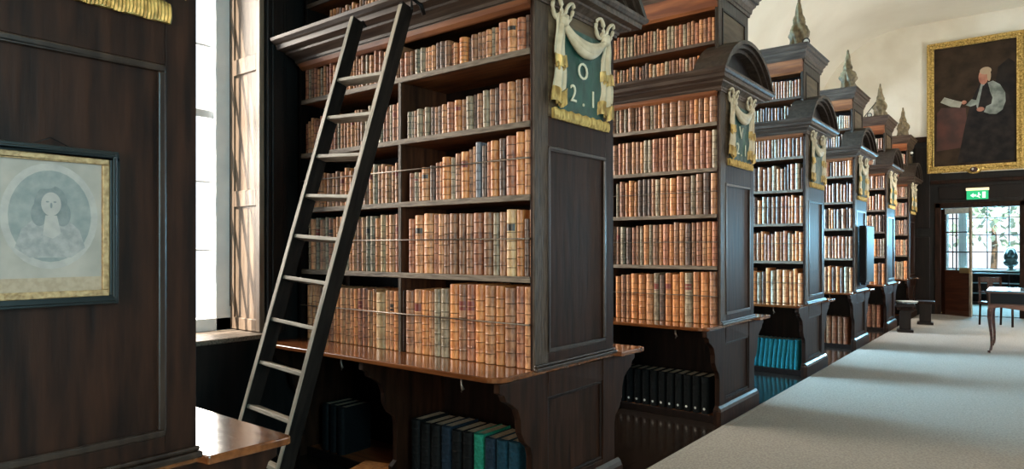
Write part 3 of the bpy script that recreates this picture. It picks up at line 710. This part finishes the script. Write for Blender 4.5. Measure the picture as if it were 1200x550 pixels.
# loose book and curved chair back lying under the ladder bookcase
r = empty('loose_book', (XE-1.30, Y1-.02, .02), .3, label='orange-brown book lying flat on the floor, left of the black volumes', cat='book')
m = MB(); m.box(-.15,.15,-.10,.10,0,.006,BK['o']); m.box(-.15,.15,-.10,.10,.05,.056,BK['o']); m.grid([[(-.15,-.10-.012*math.sin(PI*j/6),.056*j/6) for j in range(7)],[(.15,-.10-.012*math.sin(PI*j/6),.056*j/6) for j in range(7)]],BK['o']); m.build('cover', r)
m = MB(); m.box(-.145,.145,-.095,.095,.0065,.0495,'page_block'); m.build('page_block', r)

# ------------------------------------------------------------------ ladder
L0 = Vector((-3.334, 2.668, 2.975)); D = Vector((-.0594, -.275, -1.0)); WL = .44
Lb = L0 + D*(L0.z/1.0)
axis_up = -D.normalized(); ax = Vector((1,0,-.061)).normalized(); ax = (ax-axis_up*ax.dot(axis_up)).normalized(); an = ax.cross(axis_up).normalized()
length = (L0-Lb).length
lad = empty('ladder', Lb, label='tall dark wooden ladder leaning against the nearest full bookcase', cat='ladder')
lad.rotation_euler = Matrix((ax, -an, axis_up)).transposed().to_euler() if Matrix((ax, -an, axis_up)).determinant() > 0 else Matrix((ax, an, axis_up)).transposed().to_euler()
for s_ in (0, 1):
    m = MB(); x = s_*WL
    m.box(x-.014, x+.014, -.045, .045, 0.0 if s_ == 0 else .0, length+(.02 if s_ else 0), 'ladder_side')
    rl = m.build('side_rail', lad, bevel=.004)
    m = MB(); m.box(x-.0145, x+.0145, -.0475, -.044, .01, length, 'ladder_edge'); m.build('worn_edge', rl)  # paler strip along the front edge of the rail
nr = 11
for i in range(nr):
    z = .178+.2475*i
    if z > length-.05: break
    m = MB(); m.box(.015, WL-.015, -.038, .038, z, z+.022, 'ladder_tread'); m.build('tread', lad, bevel=.004)
m = MB(); m.tube([(WL, .0, length-.03), (WL+.01, .03, length+.02), (WL+.03, .0, length+.06), (WL+.05, .06, length+.05), (WL+.05, .10, length+.01)], .013, 'iron', 8); m.build('top_hook', lad); m = MB(); m.tube([(.0,.0,length-.05),(.0,.04,length+.01),(0,.07,length-.01)], .01, 'iron', 8); m.build('top_hook', lad)

# ------------------------------------------------------------------ framed engraving on the nearest bookcase end
fr = empty('framed_engraving', (XE+.004, yk(0)+.455, 1.61), label='small framed engraving of a portrait in an oval, black and gold frame', cat='framed picture')
def rect_frame(m, y0, y1, z0, z1, w_, x0, x1, mt):
    m.box(x0, x1, y0, y1, z0, z0+w_, mt); m.box(x0, x1, y0, y1, z1-w_, z1, mt); m.box(x0, x1, y0, y0+w_, z0+w_, z1-w_, mt); m.box(x0, x1, y1-w_, y1, z0+w_, z1-w_, mt)
hw, hh = .170, .226
m = MB(); rect_frame(m, -hw, hw, -hh, hh, .024, 0, .020, 'black_frame'); rect_frame(m, -hw+.008, hw-.008, -hh+.008, hh-.008, .010, .02, .026, 'black_frame'); m.build('outer_frame', fr, bevel=.003)
m = MB(); rect_frame(m, -hw+.024, hw-.024, -hh+.024, hh-.024, .018, 0, .015, 'gilt_dull'); m.build('inner_frame', fr, bevel=.003)
m = MB(); a, b = hw-.042, hh-.042
m.box(0, .005, -a, a, -b, b, 'paper')
def disc(m, cy, cz, ry, rz, x, mt, n=32, a0=0, a1=2*PI): m.add([(x, cy+ry*math.cos(a0+(a1-a0)*i/n), cz+rz*math.sin(a0+(a1-a0)*i/n)) for i in range(n)], [tuple(range(n))], mt)
disc(m, 0, .028, .118, .148, .0055, 'print_pale'); disc(m, 0, .028, .100, .128, .0060, 'print_blue')
m.add([(.0065, y, z) for y, z in ((-.085,-.06),(-.07,-.01),(-.03,.03),(.03,.03),(.07,-.01),(.085,-.06),(.05,-.088),(-.05,-.088))], [tuple(range(8))], 'print_mid')
disc(m, 0, .064, .040, .050, .0068, 'print_dark'); disc(m, -.028, .034, .020, .034, .0069, 'print_dark'); disc(m, .028, .034, .020, .034, .0069, 'print_dark'); disc(m, 0, .062, .024, .033, .0072, 'print_pale')
for e_ in (-.009, .009): disc(m, e_, .068, .004, .0022, .0075, 'print_dark', 10)
disc(m, 0, .058, .003, .008, .0075, 'print_dark', 10)
disc(m, -.02, .115, .03, .012, .0069, 'print_blue', 16)
m.add([(.0070, y, z) for y, z in ((-.014,.03),(.014,.03),(.024,-.02),(.004,-.035),(-.020,-.025))], [tuple(range(5))], 'print_pale')
m.box(.005, .0062, -a, a, -b, -b+.040, 'print_caption')
m.build('engraving', fr)
m = MB(); m.tube([(.006,-.05,hh-.002),(.006,.0,hh+.022),(.006,.05,hh-.002)], .0016, 'iron', 5); m.build('hanging_wire', fr)

# ------------------------------------------------------------------ large painting over the far door
pa = empty('oil_painting', (-1.10, YF-.01, 4.77), label='large oil portrait of a seated robed person in a gilt frame above the doorway', cat='painting')
HW, HH = .90, 1.50
def rf(m, hw_, hh_, w_, y0, y1, mt):
    m.box(-hw_, hw_, y0, y1, -hh_, -hh_+w_, mt); m.box(-hw_, hw_, y0, y1, hh_-w_, hh_, mt); m.box(-hw_, -hw_+w_, y0, y1, -hh_+w_, hh_-w_, mt); m.box(hw_-w_, hw_, y0, y1, -hh_+w_, hh_-w_, mt)
m = MB(); rf(m, HW, HH, .14, -.07, 0, 'gilt'); rf(m, HW-.02, HH-.02, .035, -.10, -.07, 'gilt'); rf(m, HW-.11, HH-.11, .03, -.085, -.07, 'gilt')
fo = m.build('gilt_frame', pa, bevel=.01)
m = MB()
for i in range(26):
    for s_ in (-1, 1): m.ball((-HW+.08+(2*HW-.16)*i/25, -.075, s_*(HH-.075)), (.032,.018,.022), 'gilt', 6, 4)
for i in range(42):
    for s_ in (-1, 1): m.ball((s_*(HW-.075), -.075, -HH+.08+(2*HH-.16)*i/41), (.022,.018,.032), 'gilt', 6, 4)
m.build('carved_beading', fo)
m = MB(); cw, ch = HW-.12, HH-.12
m.box(-cw, cw, -.03, -.02, -ch, ch, 'paint_dark')
LY = [-.031]
def pp(pts, mt):
    LY[0] -= .0012; m.add([(-cw+2*cw*a, LY[0], -ch+2*ch*b) for a, b in pts], [tuple(range(len(pts)))], mt)
def pe(ca, cb, ra, rb, mt, n=28): pp([(ca+ra*math.cos(2*PI*i/n), cb+rb*math.sin(2*PI*i/n)) for i in range(n)], mt)
pp([(.72,.18),(.97,.18),(.97,.80),(.90,.84),(.78,.78),(.72,.55)], 'paint_shadow')
pp([(.04,.14),(.05,.46),(.10,.50),(.40,.48),(.44,.16)], 'paint_red')
pp([(.30,.03),(.96,.03),(.97,.35),(.90,.55),(.74,.66),(.56,.66),(.46,.52),(.40,.36)], 'paint_robe')
pp([(.66,.665),(.72,.675),(.80,.64),(.86,.57),(.865,.50),(.83,.435),(.76,.405),(.68,.41),(.60,.435),(.585,.465),(.64,.475),(.70,.49),(.715,.54),(.68,.60)], 'paint_sleeve')
pp([(.40,.50),(.47,.545),(.54,.53),(.55,.50),(.46,.485)], 'paint_sleeve')
pp([(.52,.52),(.58,.66),(.63,.68),(.60,.55),(.54,.44)], 'paint_sleeve')
pp([(.53,.42),(.60,.64),(.66,.665),(.685,.60),(.66,.50),(.60,.41)], 'paint_robe')
pe(.61,.715,.058,.062,'paint_face'); pe(.635,.762,.068,.030,'paint_hair'); pe(.675,.72,.022,.045,'paint_hair')
pe(.575,.455,.045,.018,'paint_face'); pe(.38,.525,.03,.016,'paint_face')
pp([(.09,.545),(.14,.585),(.27,.55),(.36,.53),(.33,.485),(.22,.50)], 'paint_page')
m.build('canvas', pa)
m = MB(); m.ball((0,-.09,-HH+.03), (.15,.04,.09), 'gilt'); m.ball((-.13,-.09,-HH+.06), (.07,.03,.05), 'gilt'); m.ball((.13,-.09,-HH+.06), (.07,.03,.05), 'gilt'); cr = m.build('crest', pa)
m = MB(); m.ball((0,-.125,-HH+.03), (.075,.015,.06), 'paint_red'); m.ball((-.02,-.133,-HH+.04), (.025,.01,.03), 'label_white'); q = m.build('crest_shield', cr); q['label'] = 'red painted shield'

# ------------------------------------------------------------------ far doorway
m = MB()
m.box(DX0-.12, DX0, YF-.05, YF+.22, 0, DZ+.12, 'oak_case'); m.box(DX1, DX1+.12, YF-.05, YF+.22, 0, DZ+.12, 'oak_case'); m.box(DX0-.12, DX1+.12, YF-.05, YF+.22, DZ, DZ+.12, 'oak_case')
m.box(DX0-.2, DX1+.2, YF-.08, YF, 3.02, 3.10, 'oak_case'); m.box(DX0-.05, DX1+.05, YF-.03, YF, DZ+.2, 2.95, 'oak_dark')
dr = struct(m.build('door_1', bevel=.01))
leaf = MB(); lw, lh = .70, DZ-.02
leaf.box(0, .09, -.022, .022, .01, lh, 'oak_case'); leaf.box(lw-.05, lw, -.022, .022, .01, lh, 'ladder_edge'); leaf.box(.09, lw-.05, -.022, .022, lh-.12, lh, 'pale_stuff')
leaf.box(.09, lw-.05, -.022, .022, .01, .12, 'mahogany'); leaf.box(.09, lw-.05, -.012, .012, .12, .92, 'mahogany'); leaf.box(.09, lw-.05, -.022, .022, .90, 1.04, 'mahogany')
leaf.box(lw/2-.012, lw/2+.012, -.012, .012, 1.04, lh-.1, 'oak_case')
for z in (1.45, 1.90): leaf.box(.09, lw-.05, -.012, .012, z-.012, z+.012, 'oak_case')
lf = leaf.build('door_leaf', dr, bevel=.004); lf.location = (DX0+.01, YF+.03, 0); lf.rotation_euler = (0,0,-.55)
m = MB(); m.box(.09, lw-.05, -.003, .003, 1.04, lh-.12, 'glass'); m.build('door_glass', lf)
m = MB(); m.box(lw-.26, lw-.03, -.034, -.022, .98, 1.10, 'brass'); m.lathe([(.012,0),(.012,.03),(.028,.04),(.028,.06),(.01,.07)], (0,0,0), 'brass'); m.build('lock_plate', lf)
# exit sign
ex = empty('exit_sign', (-1.035, YF-.10, 2.63), label='green illuminated emergency exit sign under the large painting', cat='exit sign')
m = MB(); m.box(-.20,.20,-.03,.02,.0,.20,'black_plastic'); m.box(-.20,.20,-.034,-.029,.0,.20,'exit_green'); m.build('panel', ex)
m = MB(); m.box(-.21,.21,-.05,.03,.20,.255,'exit_lamp'); m.build('lamp_strip', ex)
m = MB(); y0 = -.036
def ep2(pts): m.prism(pts, 'y', y0, y0+.002, 'exit_white')
ep2([(-.13,.09),(-.07,.14),(-.07,.11),(-.02,.11),(-.02,.07),(-.07,.07),(-.07,.04)])
ep2([(.015,.155),(.035,.155),(.04,.12),(.065,.10),(.055,.085),(.03,.10),(.03,.075),(.05,.03),(.03,.03),(.012,.07),(-.005,.05),(-.015,.06),(.01,.09)])
ep2([(.09,.03),(.09,.165),(.15,.165),(.15,.03)])
m.build('pictogram', ex)
# room beyond
m = MB(); m.box(-5, 3, YF+.1, 23, -.1, 0.0, 'floor_boards'); m.box(-5, 3, YF+.25, 22.4, 0, .012, 'carpet'); struct(m.build('floor_beyond'))
m = MB()
m.box(-5, -2.2, 22.5, 22.7, 0, 4, 'oak_dark'); m.box(.35, 3, 22.5, 22.7, 0, 4, 'oak_dark'); m.box(-2.2, .35, 22.5, 22.7, 0, .95, 'oak_dark'); m.box(-2.2, .35, 22.5, 22.7, 3.0, 4, 'oak_dark')
m.box(-5.1, -5, YF+.2, 22.7, 0, 4, 'oak_dark'); m.box(3, 3.1, YF+.2, 22.7, 0, 4, 'plaster')
struct(m.build('wall_beyond'))
m = MB(); m.box(-5, 3, YF+.2, 22.7, 4, 4.1, 'plaster'); struct(m.build('ceiling_beyond'))
m = MB()
for x in (-2.2, -1.88, -1.55, -1.08, -.6, -.12, .31): m.box(x, x+.026, 22.56, 22.6, .95, 3.0, 'wall_panel_oak')
for z in (.95, 1.42, 1.89, 2.36, 2.96): m.box(-2.2, .35, 22.56, 22.6, z, z+.026, 'wall_panel_oak')
wb = struct(m.build('window_beyond')); m = MB(); m.box(-2.2,.35,22.575,22.58,.95,3.0,'glass'); m.build('window_pane', wb)
m = MB(); m.box(-2.2,.6,22.1,22.5,.91,.95,'pale_stuff'); m.build('window_sill', wb)
m = MB()
m.box(-1.9, .7, 21.95, 22.45, 0, .06, 'oak_dark')
for z in (.3, .58, .84): m.box(-1.9, .7, 22.0, 22.45, z, z+.03, 'case_glass_top')
for x in (-1.9, -.6, .67): m.box(x, x+.03, 22.0, 22.45, 0, .84, 'oak_dark')
tag(m.build('low_shelf_unit', bevel=.004), 'low open shelf unit under the window of the room beyond the doorway', 'shelf unit')
for cx, lab in ((-2.05, 'pale curtain hanging left of the window in the room beyond the doorway'), (-1.62, 'narrow pale curtain seen through the glazed door leaf, nearer the bust')):
    m = MB(); m.grid([[(cx-.10+.20*j/30, 22.42+.025*math.sin(j*1.35), z) for j in range(31)] for z in (.97, 2.0, 3.1)], 'white_paint')
    tag(m.build('curtain'), lab, 'curtain', 'pale curtains beyond the doorway')
# bust on the sill
m = MB(); c0 = (-.54, 22.25, .951)
m.lathe([(.09,0),(.10,.02),(.06,.05),(.05,.09),(.08,.11)], c0, 'bronze'); m.ball((c0[0], c0[1], c0[2]+.20), (.17,.10,.12), 'bronze'); m.lathe([(.06,.25),(.05,.36)], c0, 'bronze')
m.ball((c0[0], c0[1]-.01, c0[2]+.45), (.095,.11,.13), 'bronze'); m.ball((c0[0], c0[1]+.04, c0[2]+.46), (.14,.10,.16), 'bronze'); m.ball((c0[0]-.10, c0[1]+.02, c0[2]+.36), (.06,.06,.12), 'bronze'); m.ball((c0[0]+.10, c0[1]+.02, c0[2]+.36), (.06,.06,.12), 'bronze'); m.ball((c0[0], c0[1]-.115, c0[2]+.44), (.018,.025,.03), 'bronze')
b = m.build('bust'); md = b.modifiers.new('r', 'REMESH'); md.mode = 'VOXEL'; md.voxel_size = .014; md.use_smooth_shade = True
tag(b, 'dark sculpted bust of a person with curly hair on the sill beyond the doorway', 'bust')
# tree beyond the window
tr = empty('tree', (-1.2, 27.5, 0), label='pale green tree seen through the window beyond the doorway', cat='tree')
m = MB(); m.tube([(0,0,-1),(.1,0,1.5),(.05,.1,2.6)], [.12,.09,.05], 'oak_frieze'); m.build('trunk', tr)
m = MB()
for i in range(260):
    a = random.uniform(0, 2*PI); q = random.random()**.5; c0 = Vector((q*1.2*math.cos(a), q*1.0*math.sin(a), random.uniform(1.6, 4.2)))
    e1 = Vector([random.gauss(0, 1) for _ in range(3)]).normalized()*.16; e2 = e1.cross(Vector([random.gauss(0, 1) for _ in range(3)])).normalized()*.10
    m.add([c0-e1, c0+e2, c0+e1, c0-e2], [(0,1,2,3)], 'leaf_green')
m.build('foliage', tr)

# ------------------------------------------------------------------ display table at the right
tb = empty('display_table', (-.55, 11.95, 0.016), label='dark display case on curved mahogany legs at the right edge of the carpet', cat='display table')
TW, TD = 1.5, .95
m = MB(); m.box(0, TW, 0, TD, .70, .89, 'mahogany'); m.box(.02, TW-.02, -.006, 0, .72, .87, 'black_plastic'); m.build('case_body', tb, bevel=.006)
m = MB(); m.box(-.03, TW+.03, -.03, TD+.03, .89, .915, 'case_glass_top'); m.build('top', tb, bevel=.006)
m = MB()
ap = [(0,.70),(TW,.70),(TW,.60)]+[(TW-.06-(TW-.12)*i/16, .655+.02*math.cos(4*PI*i/16)-.02*(1 if i in (0,16) else 0)) for i in range(17)]+[(0,.60)]
m.prism(ap, 'y', -.012, .012, 'table_edge_red'); m.build('apron', tb, bevel=.003)
def cab(x, y, sx, sy):
    m = MB(); pts = [(0,.72,.035),(.012,.62,.036),(.018,.52,.030),(.010,.38,.022),(-.004,.22,.018),(-.004,.10,.017),(.008,.04,.020),(.026,.012,.026),(.03,.0,.020)]
    m.tube([(x+sx*p, y+sy*p, z) for p, z, r_ in pts], [r_ for p, z, r_ in pts], 'mahogany', 10)
    m.build('leg', tb)
for x, sx in ((.03,-1),(TW-.03,1)):
    for y, sy in ((.03,-1),(TD-.03,1)): cab(x, y, sx, sy)
# chair behind the table
chr_ = empty('wooden_chair', (-.62, 16.1, .014), .5, label='dark wooden chair standing behind the display case', cat='chair')
m = MB(); m.box(-.22,.22,-.22,.22,.43,.47,'oak_case'); m.build('seat', chr_, bevel=.006)
for sx in (-1,1):
    m = MB(); m.tube([(sx*.19,-.19,0),(sx*.19,-.19,.43)], .02, 'oak_case'); m.build('leg', chr_)
    m = MB(); m.tube([(sx*.19,.22,0),(sx*.19,.19,.45),(sx*.19,.24,.95)], .02, 'oak_case'); m.build('leg', chr_)
    m = MB(); m.tube([(sx*.22,.2,.66),(sx*.24,-.1,.67),(sx*.22,-.16,.63),(sx*.21,-.15,.47)], .016, 'oak_case'); m.build('arm', chr_)
m = MB(); m.box(-.19,.19,.225,.25,.84,.95,'oak_case'); m.box(-.05,.05,.215,.235,.47,.85,'oak_case'); m.build('backrest', chr_, bevel=.006)

# black screen on the end of the fourth bookcase
r = empty('black_screen', (XE+.032, yk(4)+.12, .97), label='tall black screen standing against the fourth full bookcase end', cat='screen')
m = MB(); m.box(0,.10,0,.62,.04,.92,'black_plastic'); m.build('housing', r, bevel=.01)
m = MB(); m.box(.10,.104,.03,.59,.08,.88,'case_glass_top'); m.mats[0] = MATS['black_plastic']; m.build('screen', r)
m = MB(); m.box(-.003,.06,.15,.45,.0,.05,'black_plastic'); m.build('bracket', r)

# dark trestle stool with papers at the end of the aisle
r = empty('low_stand', (-1.88, 13.95, .015), .15, label='low dark stand with crossed bright papers at the far left of the carpet', cat='stand')
m = MB(); m.box(-.13,.13,-.13,.13,0,.05,'oak_dark'); m.box(-.09,.09,-.09,.09,.05,.40,'oak_dark'); m.box(-.13,.13,-.13,.13,.40,.46,'oak_case'); m.build('pedestal', r, bevel=.008)
m = MB(); m.box(-.16,.16,-.20,.35,.46,.50,'oak_dark'); m.build('tray', r, bevel=.006)
r2 = empty('low_stand', (-1.75, 15.6, .014), .1, label='second low dark stand, just beyond the one with papers', cat='stand')
m = MB(); m.box(-.14,.14,-.14,.14,0,.05,'oak_dark'); m.box(-.10,.10,-.10,.10,.05,.42,'oak_dark'); m.box(-.16,.16,-.18,.18,.42,.47,'oak_case'); m.build('pedestal', r2, bevel=.008)
for i, (lab, mt, x, y, a) in enumerate((('black folder lying lowest in the pile on the low dark stand', 'black_plastic', .0, .0, .2), ('blue-grey leaflet in the pile on the low dark stand', 'case_glass_top', .02, .10, 1.1),
        ('cream leaflet in the pile on the low dark stand', 'paper', -.03, .14, 2.2), ('white leaflet topmost in the pile on the low dark stand', 'label_white', .03, .04, .7))):
    m = MB(); m.box(-.14,.14,-.10,.10,0,.016,mt); m.box(-.138,.142,-.098,.098,.004,.012,'label_white')
    o = m.build('leaflet', bevel=.002); o.location = (-1.88+x, 13.95+y, .516+.0165*i); o.rotation_euler = (0,0,a)
    tag(o, lab, 'leaflet', 'leaflets on the low stand')
